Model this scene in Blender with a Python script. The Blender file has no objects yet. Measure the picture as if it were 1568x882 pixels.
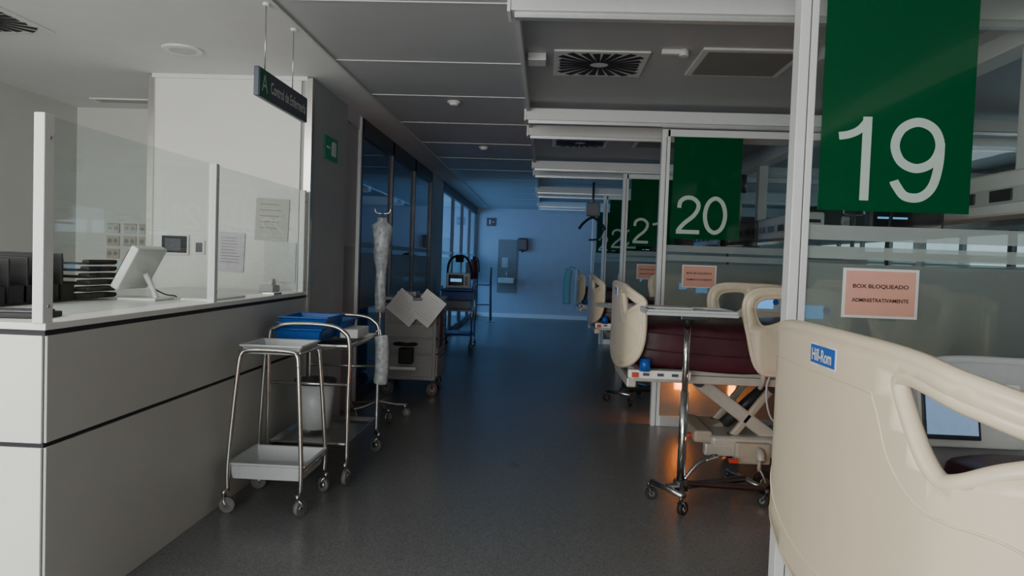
import bpy, bmesh, math, random
from mathutils import Matrix, Vector, Euler
from mathutils.geometry import delaunay_2d_cdt
random.seed(4)
D=bpy.data; COL=bpy.context.collection
# ------------------------------------------------------------ materials
MATS={}
def mat(name,col,rough=.5,metal=0.,noise=0.,scale=30.,bump=0.,emis=None,es=0.,spec=.5,trans=0.,coat=0.):
    if name in MATS: return MATS[name]
    m=D.materials.new(name); m.use_nodes=True; nt=m.node_tree; b=nt.nodes['Principled BSDF']
    b.inputs['Base Color'].default_value=(*col,1); b.inputs['Roughness'].default_value=rough
    b.inputs['Metallic'].default_value=metal; b.inputs['Specular IOR Level'].default_value=spec
    b.inputs['Coat Weight'].default_value=coat
    if emis: b.inputs['Emission Color'].default_value=(*emis,1); b.inputs['Emission Strength'].default_value=es
    if noise or bump:
        tc=nt.nodes.new('ShaderNodeTexCoord'); n=nt.nodes.new('ShaderNodeTexNoise'); n.inputs['Scale'].default_value=scale; n.inputs['Detail'].default_value=4
        nt.links.new(tc.outputs['Object'],n.inputs['Vector'])
        if noise:
            r=nt.nodes.new('ShaderNodeValToRGB'); lo=[max(0,c*(1-noise)) for c in col]; hi=[min(1,c*(1+noise)) for c in col]
            r.color_ramp.elements[0].position=.3; r.color_ramp.elements[1].position=.7
            r.color_ramp.elements[0].color=(*lo,1); r.color_ramp.elements[1].color=(*hi,1)
            nt.links.new(n.outputs['Fac'],r.inputs['Fac']); nt.links.new(r.outputs['Color'],b.inputs['Base Color'])
        if bump:
            bp=nt.nodes.new('ShaderNodeBump'); bp.inputs['Strength'].default_value=bump; bp.inputs['Distance'].default_value=.01
            nt.links.new(n.outputs['Fac'],bp.inputs['Height']); nt.links.new(bp.outputs['Normal'],b.inputs['Normal'])
    MATS[name]=m; return m
def glassmat(name,tint,refl,gr,dif=0.,dcol=(.8,.8,.8),transl=0.):
    m=D.materials.new(name); m.use_nodes=True; nt=m.node_tree; nt.nodes.clear()
    o=nt.nodes.new('ShaderNodeOutputMaterial'); t=nt.nodes.new('ShaderNodeBsdfTransparent'); t.inputs[0].default_value=(*tint,1)
    g=nt.nodes.new('ShaderNodeBsdfGlossy'); g.inputs['Roughness'].default_value=gr; g.inputs[0].default_value=(1,1,1,1)
    last=t.outputs[0]
    if dif:
        d=nt.nodes.new('ShaderNodeBsdfDiffuse'); d.inputs[0].default_value=(*dcol,1)
        tl=nt.nodes.new('ShaderNodeBsdfTranslucent'); tl.inputs[0].default_value=(*dcol,1)
        mm=nt.nodes.new('ShaderNodeMixShader'); mm.inputs[0].default_value=transl; nt.links.new(d.outputs[0],mm.inputs[1]); nt.links.new(tl.outputs[0],mm.inputs[2])
        mx=nt.nodes.new('ShaderNodeMixShader'); mx.inputs[0].default_value=dif; nt.links.new(last,mx.inputs[1]); nt.links.new(mm.outputs[0],mx.inputs[2]); last=mx.outputs[0]
    f=nt.nodes.new('ShaderNodeLayerWeight'); f.inputs[0].default_value=.5
    pw=nt.nodes.new('ShaderNodeMath'); pw.operation='POWER'; pw.inputs[1].default_value=4.0; nt.links.new(f.outputs['Facing'],pw.inputs[0])
    ml=nt.nodes.new('ShaderNodeMath'); ml.operation='MULTIPLY_ADD'; ml.inputs[1].default_value=.55*refl; ml.inputs[2].default_value=.025*refl; nt.links.new(pw.outputs[0],ml.inputs[0])
    mx=nt.nodes.new('ShaderNodeMixShader'); nt.links.new(ml.outputs[0],mx.inputs[0]); nt.links.new(last,mx.inputs[1]); nt.links.new(g.outputs[0],mx.inputs[2])
    nt.links.new(mx.outputs[0],o.inputs[0]); MATS[name]=m; return m
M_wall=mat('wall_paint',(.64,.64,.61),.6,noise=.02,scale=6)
M_panel=mat('wall_laminate',(.82,.81,.77),.4,noise=.02,scale=3)
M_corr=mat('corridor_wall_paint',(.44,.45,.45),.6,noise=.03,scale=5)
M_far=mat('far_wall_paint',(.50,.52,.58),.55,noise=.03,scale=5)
M_count_shade=mat('counter_laminate_shaded',(.56,.56,.53),.45,noise=.02,scale=4)  # same laminate as the end, the corridor side's shade put into the colour
M_count_lit=mat('counter_laminate_lit',(.80,.80,.76),.45,noise=.02,scale=4)  # same laminate as the side, light on the near end put into the colour
M_ctop=mat('counter_top_white',(.85,.85,.82),.3,noise=.01,scale=4)
M_blk=mat('black_rubber',(.015,.015,.017),.6,noise=.1)
M_joint=mat('dark_joint',(.02,.02,.025),.6,noise=.1)
M_ceil=mat('ceiling_plaster',(.80,.80,.80),.8,noise=.02,scale=4)
M_tile=mat('ceiling_metal_tile',(.54,.55,.56),.5,noise=.02,scale=4)
M_seam=mat('ceiling_seam',(.70,.70,.70),.5,noise=.01)  # seam grooves coloured light to imitate the reflection they catch
M_alu=mat('anodised_aluminium',(.75,.76,.76),.35,.6,noise=.03)
M_whitef=mat('white_frame',(.80,.81,.80),.35,noise=.02)
M_steel=mat('stainless_steel',(.62,.61,.58),.25,1.,noise=.05,scale=12)
M_chrome=mat('chrome',(.8,.8,.8),.12,1.,noise=.02)
M_darkm=mat('dark_metal',(.10,.10,.11),.4,.7,noise=.1)
M_plas=mat('grey_white_plastic',(.54,.56,.57),.4,noise=.03)
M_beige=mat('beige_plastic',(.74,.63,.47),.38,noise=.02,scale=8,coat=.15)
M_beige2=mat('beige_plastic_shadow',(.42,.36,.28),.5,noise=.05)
M_bedgr=mat('bed_grey_metal',(.50,.47,.42),.4,.2,noise=.05)
M_maroon=mat('maroon_vinyl',(.060,.010,.020),.42,noise=.25,scale=9,bump=.25)
M_blue=mat('blue_plastic',(.012,.10,.42),.35,noise=.1)
M_lblue=mat('label_blue',(.03,.12,.48),.35,noise=.05)
M_red=mat('red_plastic',(.55,.05,.02),.4,noise=.05)
M_dred=mat('dark_red_paint',(.14,.015,.012),.4,noise=.05)
M_paper=mat('paper',(.86,.86,.84),.8,noise=.04,scale=14)
M_paperp=mat('pink_paper',(.78,.40,.31),.7,noise=.03,scale=10)
M_paperb=mat('pale_notice_paper',(.68,.62,.68),.8,noise=.05)
M_ink=mat('ink',(.02,.02,.02),.7,noise=.1)
M_white=mat('white_plastic',(.82,.82,.80),.35,noise=.02)
M_sock=mat('socket_plate_beige',(.48,.44,.36),.4,noise=.03)
M_screen=mat('screen_black',(.01,.012,.016),.12,noise=.1)
M_scrblue=mat('screen_lit',(.05,.15,.3),.2,noise=.1,emis=(.15,.45,.9),es=.9)
M_scrpale=mat('screen_pale',(.3,.4,.5),.2,noise=.1,emis=(.35,.55,.9),es=.4)
M_sign=mat('sign_slate',(.07,.08,.11),.4,noise=.05)
M_signg=mat('sign_green',(.0,.10,.06),.4,noise=.05)
M_exit=mat('exit_sign_green',(.0,.16,.08),.4,noise=.05,emis=(0,.3,.12),es=.05)
M_door=mat('door_grey_laminate',(.27,.26,.25),.5,noise=.05)
M_bag=mat('clear_plastic_bag',(.50,.53,.55),.2,noise=.3,scale=25,bump=.8)
M_beam=mat('white_header',(.75,.76,.75),.4,noise=.02)
M_digit=mat('digit_vinyl',(.52,.62,.57),.5,noise=.02)
M_window=mat('daylight_pane',(.3,.5,.7),.3,noise=.05,emis=(.25,.6,1.0),es=2.6)
M_winrefl=mat('window_reflection_glow',(.5,.6,.65),.3,noise=.05,emis=(.7,.85,.95),es=.9)  # glow standing in for a reflection of windows
M_amber=mat('amber_lamp',(.9,.3,.05),.3,noise=.05,emis=(1,.2,.01),es=25)
M_cyan=mat('pale_blue_cloth',(.18,.50,.72),.7,noise=.1,bump=.3)
M_glass=glassmat('clear_glass',(.93,.96,.95),1.0,.02)
M_dglass=glassmat('tinted_glass',(.40,.50,.58),1.8,.03)
M_frost=glassmat('frosted_film',(.88,.94,.92),.6,.25,.42,(.42,.47,.46),.45)
M_stripe=glassmat('frosted_stripe',(.9,.95,.93),.6,.2,.5,(.62,.68,.67),.4)
M_green=glassmat('green_vinyl_film',(.05,.5,.2),1.1,.05,.9,(.0,.105,.035),.2)
# floor
mf=D.materials.new('vinyl_floor'); mf.use_nodes=True; nt=mf.node_tree; b=nt.nodes['Principled BSDF']
tc=nt.nodes.new('ShaderNodeTexCoord'); n1=nt.nodes.new('ShaderNodeTexNoise'); n1.inputs['Scale'].default_value=150; n1.inputs['Detail'].default_value=3
n2=nt.nodes.new('ShaderNodeTexNoise'); n2.inputs['Scale'].default_value=.8; n2.inputs['Detail'].default_value=2
for n in (n1,n2): nt.links.new(tc.outputs['Object'],n.inputs['Vector'])
r=nt.nodes.new('ShaderNodeValToRGB'); r.color_ramp.elements[0].position=.34; r.color_ramp.elements[1].position=.66
r.color_ramp.elements[0].color=(.088,.090,.092,1); r.color_ramp.elements[1].color=(.22,.222,.222,1)
nt.links.new(n1.outputs['Fac'],r.inputs['Fac']); nt.links.new(r.outputs['Color'],b.inputs['Base Color'])
mr=nt.nodes.new('ShaderNodeMapRange'); mr.inputs[3].default_value=.26; mr.inputs[4].default_value=.31
nt.links.new(n2.outputs['Fac'],mr.inputs[0]); nt.links.new(mr.outputs[0],b.inputs['Roughness'])
bp=nt.nodes.new('ShaderNodeBump'); bp.inputs['Strength'].default_value=.04; bp.inputs['Distance'].default_value=.002
nt.links.new(n1.outputs['Fac'],bp.inputs['Height']); nt.links.new(bp.outputs['Normal'],b.inputs['Normal'])
M_floor=mf
# ------------------------------------------------------------ geometry helpers
CUR=[None]
def group(name,loc=(0,0,0),rz=0):
    e=D.objects.new(name,None); e.empty_display_size=.1; COL.objects.link(e); e.location=loc; e.rotation_euler=(0,0,math.radians(rz)); CUR[0]=e; return e
def end(): CUR[0]=None
def add(name,me,m,smooth=False,loc=None,rot=None):
    o=D.objects.new(name,me); COL.objects.link(o)
    if m: me.materials.append(m)
    if smooth:
        for p in me.polygons: p.use_smooth=True
    if CUR[0]: o.parent=CUR[0]
    if loc: o.location=loc
    if rot: o.rotation_euler=rot
    return o
def box(name,lo,hi,m,bev=0.,rot=None,seg=2):
    c=[(a+b)/2 for a,b in zip(lo,hi)]; s=[abs(b-a) for a,b in zip(lo,hi)]
    bm=bmesh.new(); bmesh.ops.create_cube(bm,size=1); bmesh.ops.scale(bm,vec=s,verts=bm.verts)
    if bev: bmesh.ops.bevel(bm,geom=bm.edges[:],offset=min(bev,min(s)*.48),segments=seg,affect='EDGES',profile=.6)
    me=D.meshes.new(name); bm.to_mesh(me); bm.free()
    return add(name,me,m,False,c,rot)
def cyl(name,a,b,r,m,r2=None,seg=20,smooth=True):
    a=Vector(a); b=Vector(b); d=b-a
    bm=bmesh.new(); bmesh.ops.create_cone(bm,cap_ends=True,segments=seg,radius1=r,radius2=r if r2 is None else r2,depth=d.length)
    me=D.meshes.new(name); bm.to_mesh(me); bm.free()
    o=add(name,me,m); o.location=(a+b)/2; o.rotation_mode='QUATERNION'; o.rotation_quaternion=d.to_track_quat('Z','Y')
    if smooth:
        for p in me.polygons: p.use_smooth=len(p.vertices)==4
    return o
def catmull(P,n=6,closed=False):
    P=[Vector(p) for p in P]; out=[]; N=len(P)
    for i in range(N if closed else N-1):
        p0=P[(i-1)%N] if closed or i>0 else P[0]; p1=P[i]; p2=P[(i+1)%N]; p3=P[(i+2)%N] if closed or i+2<N else P[-1]
        for k in range(n):
            t=k/n; out.append(.5*((2*p1)+(p2-p0)*t+(2*p0-5*p1+4*p2-p3)*t*t+(3*p1-p0-3*p2+p3)*t**3))
    if not closed: out.append(P[-1])
    return out
def tube(name,P,r,m,sm=6,closed=False,seg=10):
    P=catmull(P,sm,closed) if sm else [Vector(p) for p in P]
    N=len(P); vs=[];fs=[]; nrm=None
    for i in range(N):
        if closed: t=(P[(i+1)%N]-P[i-1]).normalized()
        else: t=(P[min(i+1,N-1)]-P[max(i-1,0)]).normalized()
        if nrm is None: nrm=t.orthogonal().normalized()
        else:
            nrm=(nrm-t*nrm.dot(t)); nrm=nrm.normalized() if nrm.length>1e-6 else t.orthogonal().normalized()
        bn=t.cross(nrm)
        for k in range(seg):
            a=2*math.pi*k/seg; vs.append(P[i]+nrm*math.cos(a)*r+bn*math.sin(a)*r)
    for i in range(N if closed else N-1):
        j=(i+1)%N
        for k in range(seg):
            l=(k+1)%seg; fs.append((i*seg+k,i*seg+l,j*seg+l,j*seg+k))
    if not closed: fs.append(tuple(range(seg))[::-1]); fs.append(tuple((N-1)*seg+k for k in range(seg)))
    me=D.meshes.new(name); me.from_pydata([tuple(v) for v in vs],[],fs); me.validate(); return add(name,me,m,True)
def ribbon(name,P,w,m,loc,closed=False,sm=8):
    P=catmull([(x,0,z) for x,z in P],sm,closed) if sm else [Vector((x,0,z)) for x,z in P]; N=len(P); vs=[]; fs=[]
    for i in range(N):
        t=(P[(i+1)%N]-P[i-1]) if closed else (P[min(i+1,N-1)]-P[max(i-1,0)]); t.normalize(); n=Vector((-t.z,0,t.x))*w/2
        vs+=[tuple(P[i]+n),tuple(P[i]-n)]
    for i in range(N if closed else N-1): j=(i+1)%N; fs.append((2*i,2*i+1,2*j+1,2*j))
    me=D.meshes.new(name); me.from_pydata(vs,[],fs); return add(name,me,m,False,loc)
def digit(ch,cx,cz,y,s=1.,w=.036):
    L=(cx,y,cz)
    if ch=='1':
        ribbon('digit_one_stem',[(.03*s,-.167*s),(.03*s,.167*s)],w,M_digit,L,sm=0); ribbon('digit_one_flag',[(.03*s,.152*s),(-.0*s,.115*s),(-.04*s,.095*s),(-.08*s,.088*s)],w*.85,M_digit,(cx,y-.0004,cz))
    if ch=='9':
        ribbon('digit_nine_loop',[(.088*s*math.cos(a),.058*s+.092*s*math.sin(a)) for a in [i*math.pi/4 for i in range(8)]],w,M_digit,L,True)
        ribbon('digit_nine_tail',[(.089*s,.07*s),(.086*s,-.02*s),(.065*s,-.105*s),(.02*s,-.148*s),(-.04*s,-.145*s),(-.078*s,-.10*s),(-.085*s,-.085*s)],w,M_digit,(cx,y-.0004,cz))
    if ch=='0': ribbon('digit_zero',[(.088*s*math.cos(a),.150*s*math.sin(a)) for a in [i*math.pi/4 for i in range(8)]],w,M_digit,L,True)
    if ch in '23':
        if ch=='2':
            ribbon('digit_two_arc',[(-.085*s,.06*s),(-.075*s,.115*s),(-.03*s,.148*s),(.03*s,.146*s),(.078*s,.105*s),(.078*s,.05*s),(.04*s,-.01*s),(-.03*s,-.07*s),(-.075*s,-.12*s),(-.088*s,-.15*s)],w,M_digit,L)
            ribbon('digit_two_base',[(-.105*s,-.15*s),(.098*s,-.15*s)],w,M_digit,(cx,y-.0004,cz),sm=0)
        else: ribbon('digit_three',[(-.08*s,.08*s),(-.05*s,.14*s),(.02*s,.15*s),(.075*s,.09*s),(.03*s,.015*s),(-.01*s,.01*s),(.03*s,.005*s),(.085*s,-.065*s),(.04*s,-.14*s),(-.04*s,-.145*s),(-.088*s,-.08*s)],w,M_digit,L)
def inside(p,poly):
    x,y=p; c=False; j=len(poly)-1
    for i in range(len(poly)):
        xi,yi=poly[i]; xj,yj=poly[j]
        if (yi>y)!=(yj>y) and x<(xj-xi)*(y-yi)/(yj-yi)+xi: c=not c
        j=i
    return c
def plate(name,outline,holes,fn,th,m,step=.05):
    V=[];E=[]
    for L in [outline]+holes:
        b0=len(V); V+=[Vector(p) for p in L]; E+=[(b0+i,b0+(i+1)%len(L)) for i in range(len(L))]
    xs=[p[0] for p in outline]; ys=[p[1] for p in outline]
    x=min(xs)+step/2
    while x<max(xs):
        y=min(ys)+step/2
        while y<max(ys):
            if inside((x,y),outline) and not any(inside((x,y),h) for h in holes): V.append(Vector((x,y)))
            y+=step
        x+=step
    vo,_,fo,_,_,_=delaunay_2d_cdt(V,E,[],0,1e-5)
    F=[]
    for f in fo:
        c=sum((vo[i] for i in f),Vector((0,0)))/len(f)
        if inside(c,outline) and not any(inside(c,h) for h in holes): F.append(tuple(f))
    n=len(vo); vs=[]
    for sgn in (.5,-.5):
        for v in vo:
            p,nn=fn(v[0],v[1]); vs.append(tuple(Vector(p)+Vector(nn)*th*sgn))
    cnt={}
    for f in F:
        for i in range(3):
            e=(f[i],f[(i+1)%3]); cnt[tuple(sorted(e))]=cnt.get(tuple(sorted(e)),[])+[e]
    fs=[f for f in F]+[tuple(n+i for i in f[::-1]) for f in F]
    sm=len(fs)
    for k,l in cnt.items():
        if len(l)==1: a,b_=l[0]; fs.append((b_,a,n+a,n+b_))
    me=D.meshes.new(name); me.from_pydata(vs,[],fs); me.validate(); o=add(name,me,m)
    for i,p in enumerate(me.polygons): p.use_smooth=i<sm
    return o
def text(name,body,loc,rot,w,h,m,off=0.):
    cu=D.curves.new(name,'FONT'); cu.body=body; cu.size=1; cu.align_x='CENTER'; cu.extrude=0; cu.resolution_u=6; cu.offset=off
    t=D.objects.new(name,cu); COL.objects.link(t); bpy.context.view_layer.update()
    me=D.meshes.new_from_object(t.evaluated_get(bpy.context.evaluated_depsgraph_get())); D.objects.remove(t)
    xs=[v.co.x for v in me.vertices]; ys=[v.co.y for v in me.vertices]
    cx=(max(xs)+min(xs))/2; cy=(max(ys)+min(ys))/2; sx=w/(max(xs)-min(xs)); sy=h/(max(ys)-min(ys)) if h else sx
    for v in me.vertices: v.co.x=(v.co.x-cx)*sx; v.co.y=(v.co.y-cy)*sy
    me.materials.clear(); return add(name,me,m,False,loc,[math.radians(a) for a in rot])
def castor(n,x,y,r=.05,a=0,m=None,grey=True):
    dx,dy=math.cos(a),math.sin(a); px,py=-dy,dx; w=.013
    cyl('castor_tyre_%s'%n,(x-px*w,y-py*w,r),(x+px*w,y+py*w,r),r,MATS['castor_grey'] if grey else M_blk,seg=24)
    cyl('castor_hub_%s'%n,(x-px*w*1.3,y-py*w*1.3,r),(x+px*w*1.3,y+py*w*1.3,r),r*.45,M_steel,seg=16)
    for s in (-1,1):
        tube('castor_fork_%s'%n,[(x+px*w*1.8*s,y+py*w*1.8*s,r),(x+px*w*1.8*s-dx*r*.3,y+py*w*1.8*s-dy*r*.3,r*1.7),(x-dx*r*.5,y-dy*r*.5,r*2.25)],.006,m or M_steel,3,seg=6)
    cyl('castor_stem_%s'%n,(x-dx*r*.5,y-dy*r*.5,r*2.1),(x-dx*r*.5,y-dy*r*.5,r*2.9),.012,m or M_steel,seg=10)
mat('castor_grey',(.16,.16,.16),.5,noise=.1)
# ------------------------------------------------------------ room shell
XL,XR,YB,YF=-4.45,5.6,-3.0,18.5
ZC=2.72
box('floor',(XL-.1,YB-.1,-.1),(XR+.1,YF+.1,0),M_floor)
box('ceiling',(XL-.1,YB-.1,ZC),(-1.46,YF+.1,ZC+.2),M_ceil)
group('ceiling_panel')
k=0
ys=[-3,-1.9,-.8,.3,1.5,2.65,3.78,4.92,5.93,7.1,8.3,9.5,10.7,11.9,13.1,14.3,15.5,16.7,18.6]
for a,b_ in zip(ys,ys[1:]):
    box('tile_%d'%k,(-1.455,a+.004,ZC+.006),(-.2,b_-.004,ZC+.2),M_tile)
    box('seam_%d'%k,(-1.455,b_-.005,ZC+.001),(-.2,b_+.005,ZC+.01),M_seam); k+=1  # pale strip over the groove, reflected light put into its colour
end()
box('ceiling_box',(-.2,YB,ZC+.07),(XR+.1,YF+.1,ZC+.2),M_tile)
box('trim_1',(-1.475,YB,ZC-.008),(-1.455,YF,ZC+.012),M_seam)
box('trim_2',(-.215,YB,ZC-.012),(-.19,YF,ZC+.075),M_seam)
box('wall_left',(XL-.1,YB,0),(XL,YF,ZC+.1),M_wall)
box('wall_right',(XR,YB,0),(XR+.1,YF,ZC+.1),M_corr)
box('wall_back',(XL-.1,YB-.1,0),(XR+.1,YB,ZC+.1),M_wall)
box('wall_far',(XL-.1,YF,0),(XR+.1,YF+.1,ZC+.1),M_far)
box('baseboard_far',(-1.77,YF-.02,0),(XR,YF,.1),M_whitef)
box('wall_recess',(XL,6.77,0),(-2.9,6.87,ZC),M_wall)
box('wall_panel',(-2.97,5.4,0),(-1.85,6.37,ZC),M_panel)
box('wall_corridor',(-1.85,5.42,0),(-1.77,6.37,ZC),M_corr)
box('trim_3',(-3.0,5.385,0),(-2.955,5.43,ZC-.01),M_steel)
box('trim_4',(-1.815,5.385,0),(-1.762,5.44,ZC-.01),M_steel)
box('trim_5',(-2.97,5.38,ZC-.03),(-1.8,5.4,ZC),M_whitef)
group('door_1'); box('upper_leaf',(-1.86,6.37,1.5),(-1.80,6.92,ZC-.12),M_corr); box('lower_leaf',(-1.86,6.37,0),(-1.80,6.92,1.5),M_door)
box('frame_top',(-1.86,6.37,ZC-.12),(-1.78,6.92,ZC),M_alu); box('frame_side',(-1.86,6.86,0),(-1.77,6.93,ZC),M_alu); end()
def front(name,y0,y1,n,gm):
    group(name)
    box('head',(-1.83,y0,ZC-.16),(-1.77,y1,ZC),M_darkm); box('sill',(-1.82,y0,0),(-1.78,y1,.12),M_darkm)
    for i in range(n+1):
        yy=y0+(y1-y0)*i/n; box('mullion_%d'%i,(-1.83,yy-.03,0),(-1.77,yy+.03,ZC),M_darkm)
    for i in range(n):
        a=y0+(y1-y0)*i/n+.03; b_=y0+(y1-y0)*(i+1)/n-.03
        box('pane_%d'%i,(-1.803,a,.12),(-1.797,b_,ZC-.16),gm)
        box('film_%d'%i,(-1.795,a,.9),(-1.793,b_,1.45),M_frost)
        box('film_b%d'%i,(-1.795,a,1.5),(-1.793,b_,1.55),M_frost)
    end()
front('window_1',6.93,11.14,3,M_dglass)
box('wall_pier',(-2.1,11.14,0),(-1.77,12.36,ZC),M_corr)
front('window_2',12.36,18.45,4,M_glass)
box('wall_side_room',(XL,11.6,0),(-2.1,11.7,ZC),M_wall)
group('window_3')
for i in range(5):
    a=12.2+i*1.25; box('pane_%d'%i,(XL+.005,a+.05,.9),(XL+.02,a+1.2,2.35),M_window); box('post_%d'%i,(XL,a-.05,.85),(XL+.06,a+.05,2.4),M_whitef)
box('sill',(XL,12.1,.8),(XL+.12,18.4,.88),M_whitef); end()
group('window_reflection')  # added glowing panes that imitate windows reflected in the glass
for i in range(10):
    a=7.0+i*1.05; box('pane_%d'%i,(XR-.02,a+.06,1.55),(XR-.005,a+.98,1.95),M_winrefl); box('post_%d'%i,(XR-.06,a-.04,1.5),(XR,a+.05,2.0),M_darkm)
end()
# ------------------------------------------------------------ header beams
yp=[3.05,6.58,9.85,13.1,16.3]
for i,y in enumerate(yp):
    for dy in (-.16,.62):
        yy=y+dy; group('header_beam'); box('rail',(-.22,yy-.05,2.64),(XR,yy+.09,ZC+.02),M_beam,.006); box('track',(-.2,yy-.02,2.615),(XR,yy+.03,2.64),M_alu)
        box('end_cap',(-.235,yy-.06,2.63),(-.22,yy+.1,ZC+.03),M_white); end()
group('ceiling_rail'); box('rail',(2.35,YB,2.6),(2.5,YF,2.7),M_beam,.005); box('hangers',(2.4,YB,2.7),(2.45,YF,ZC+.07),M_alu); end()
# ------------------------------------------------------------ glass partitions with number panels
def partition(y,num,sign=True):
    g=group('glass_partition',(0,y,0)); x0=1.05; x1=5.5; zt=2.62
    box('post_front',(x0-.075,-.04,0),(x0-.035,.04,zt),M_whitef,.004); box('post_back',(x0-.028,-.03,0),(x0,.03,zt),M_whitef,.004)
    box('post_gap',(x0-.036,-.02,0),(x0-.027,.02,zt),M_joint)
    box('sill',(x0,-.03,0),(x1,.03,.09),M_alu,.004); box('head',(x0-.07,-.03,zt-.06),(x1,.03,zt),M_whitef)
    box('glass',(x0,-.004,.09),(x1,.004,zt-.06),M_glass)
    box('frosted_film',(x0,-.008,.09),(x1,-.005,1.455),M_frost)
    for i,(a,b_) in enumerate([(1.475,1.525),(1.55,1.61)]): box('stripe_%d'%i,(x0,-.008,a),(x1,-.005,b_),M_stripe)
    box('mid_post',(3.2,-.03,0),(3.25,.03,zt),M_alu)
    end()
    g=group('box_number_sign',(0,y-.012,0)); box('film',(x0+.035,-.002,1.67),(x0+.63,.001,zt-.06),M_green)
    digit(num[0],1.235,1.88,-.004); digit(num[1],1.465,1.88,-.004); end()
    if sign:
        group('notice_sheet',(0,y-.012,0)); box('sheet',(1.2,-.003,1.24),(1.5,-.001,1.44),M_white); box('pink',(1.212,-.004,1.25),(1.488,-.0029,1.43),M_paperp)
        text('line_1','BOX BLOQUEADO',(1.35,-.0055,1.367),(90,0,0),.22,.019,M_ink,.02); text('line_2','ADMINISTRATIVAMENTE',(1.35,-.0055,1.312),(90,0,0),.225,.0155,M_ink,.02); end()
for y,n,s in zip(yp,['19','20','21','22','23'],[1,1,1,0,0]): partition(y,n,s)
# ------------------------------------------------------------ nurse counter
group('reception_counter')
x0,x1,y0,y1=-2.75,-1.77,2.53,5.38
box('core',(x0+.01,y0+.01,0),(x1-.01,y1,1.09),M_joint)
for i,(a,b_) in enumerate([(0.0,.69),(.708,1.095)]):
    box('side_panel_%d'%i,(x1-.02,y0+.012,a),(x1,y1,b_),M_count_shade,.002); box('end_panel_%d'%i,(x0,y0,a),(x1-.012,y0+.02,b_),M_count_lit,.002)
box('top_edge',(x0,y0+.003,1.095),(x1-.003,y1,1.115),M_joint); box('top',(x0,y0-.002,1.115),(x1+.002,y1,1.14),M_ctop,.003)
end()
group('counter_screen')
for i,(yy,w) in enumerate([(2.55,.028),(3.89,.02),(5.33,.016)]):
    box('post_%d'%i,(-1.815,yy-w,1.14),(-1.775,yy+w,1.885),M_whitef,.004)
    cyl('screw_a%d'%i,(-1.776,yy,1.2),(-1.771,yy,1.2),.006,M_steel); cyl('screw_b%d'%i,(-1.776,yy,1.8),(-1.771,yy,1.8),.006,M_steel)
box('pane_0',(-1.798,2.58,1.16),(-1.792,3.87,1.88),M_glass); box('pane_1',(-1.798,3.91,1.16),(-1.792,5.31,1.88),M_glass)
box('clip',(-1.86,4.75,1.14),(-1.78,4.9,1.155),M_steel,.003)
end()
group('file_tray_rack',(-2.42,3.05,1.14))
for i in range(5): box('divider_%d'%i,(-.30,.0+i*.12,0),(.03,.012+i*.12,.2+.01*i),M_blk,.004)
box('base',(-.3,0,0),(.03,.5,.012),M_blk)
for i in range(5): box('front_%d'%i,(.0,.0+i*.12,0),(.03,.1+i*.12,.09),M_blk,.004)
end()
group('letter_tray_stack',(-2.48,3.78,1.14))
for i in range(6): 
    z=.01+i*.035; box('tray_%d'%i,(-.16,-.12,z),(.14,.12,z+.006),M_blk); box('lip_a%d'%i,(-.16,-.12,z),(-.15,.12,z+.024),M_blk); box('lip_b%d'%i,(.06+.01*i,-.125,z+.004),(.15,.125,z+.026),M_blk,.008)
end()
group('white_carton',(-2.42,2.82,1.14)); box('body',(-.14,-.09,0),(.04,.09,.17),M_white,.004); box('lid_flap',(-.142,-.092,.165),(.042,.092,.175),M_paper,.003); end()
group('keyboard',(-2.05,2.72,1.14),10); box('body',(-.22,-.08,0),(.16,.08,.022),M_blk,.006)
for r_ in range(4): box('keyrow_%d'%r_,(-.2,-.065+r_*.034,.022),(.14,-.04+r_*.034,.03),M_darkm,.003)
end()
g=group('touch_terminal',(-2.19,3.90,1.14),0)
box('screen_body',(-.03,-.16,.05),(.015,.14,.30),M_white,.012,(0,math.radians(28),0))
box('screen_face',(-.05,-.13,.07),(-.042,.11,.28),M_screen,0,(0,math.radians(28),0))
tube('stand',[(.08,0,.01),(.06,0,.06),(.02,0,.14)],.015,M_white); box('foot',(-.08,-.1,0),(.13,.1,.014),M_white,.006)
tube('cable',[(.0,.05,.08),(.07,.1,.03),(.12,.12,.02),(.1,.18,.01)],.004,M_blk)
end()
group('document_folder',(-1.93,4.2,1.14)); box('sheet',(-.07,-.25,0),(.1,.22,.014),M_white,.003); end()
group('tape_dispenser',(-1.95,5.15,1.14)); box('base',(-.06,-.07,0),(.04,.07,.05),M_plas,.01); cyl('roll',(-.03,.03,.06),(.01,.03,.06),.035,M_white); end()
group('intercom_panel',(-2.775,5.395,1.455)); box('case',(-.105,-.02,-.075),(.105,.004,.075),M_white,.006); box('display',(-.095,-.024,-.06),(.095,-.02,.065),M_screen); box('lit',(-.07,-.0255,-.045),(.05,-.024,.045),M_darkm); end()
group('light_switch',(-2.59,5.395,1.44)); box('plate',(-.04,-.012,-.05),(.04,.004,.05),M_white,.004); box('rocker',(-.025,-.018,-.035),(.025,-.012,.035),M_darkm,.003); end()
group('socket_panel',(0,6.765,0))
for i,(xx,zz) in enumerate([(xx,zz) for zz in (1.60,1.48) for xx in (-4.08,-3.92,-3.77)]+[(-4.08,1.36)]):
    box('plate_%d'%i,(xx-.06,-.012,zz-.045),(xx+.06,.004,zz+.045),M_sock,.004)
    for s in (-.028,.028): cyl('socket_%d'%i,(xx+s,-.014,zz),(xx+s,-.010,zz),.02,M_door,seg=16)
end()
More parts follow.
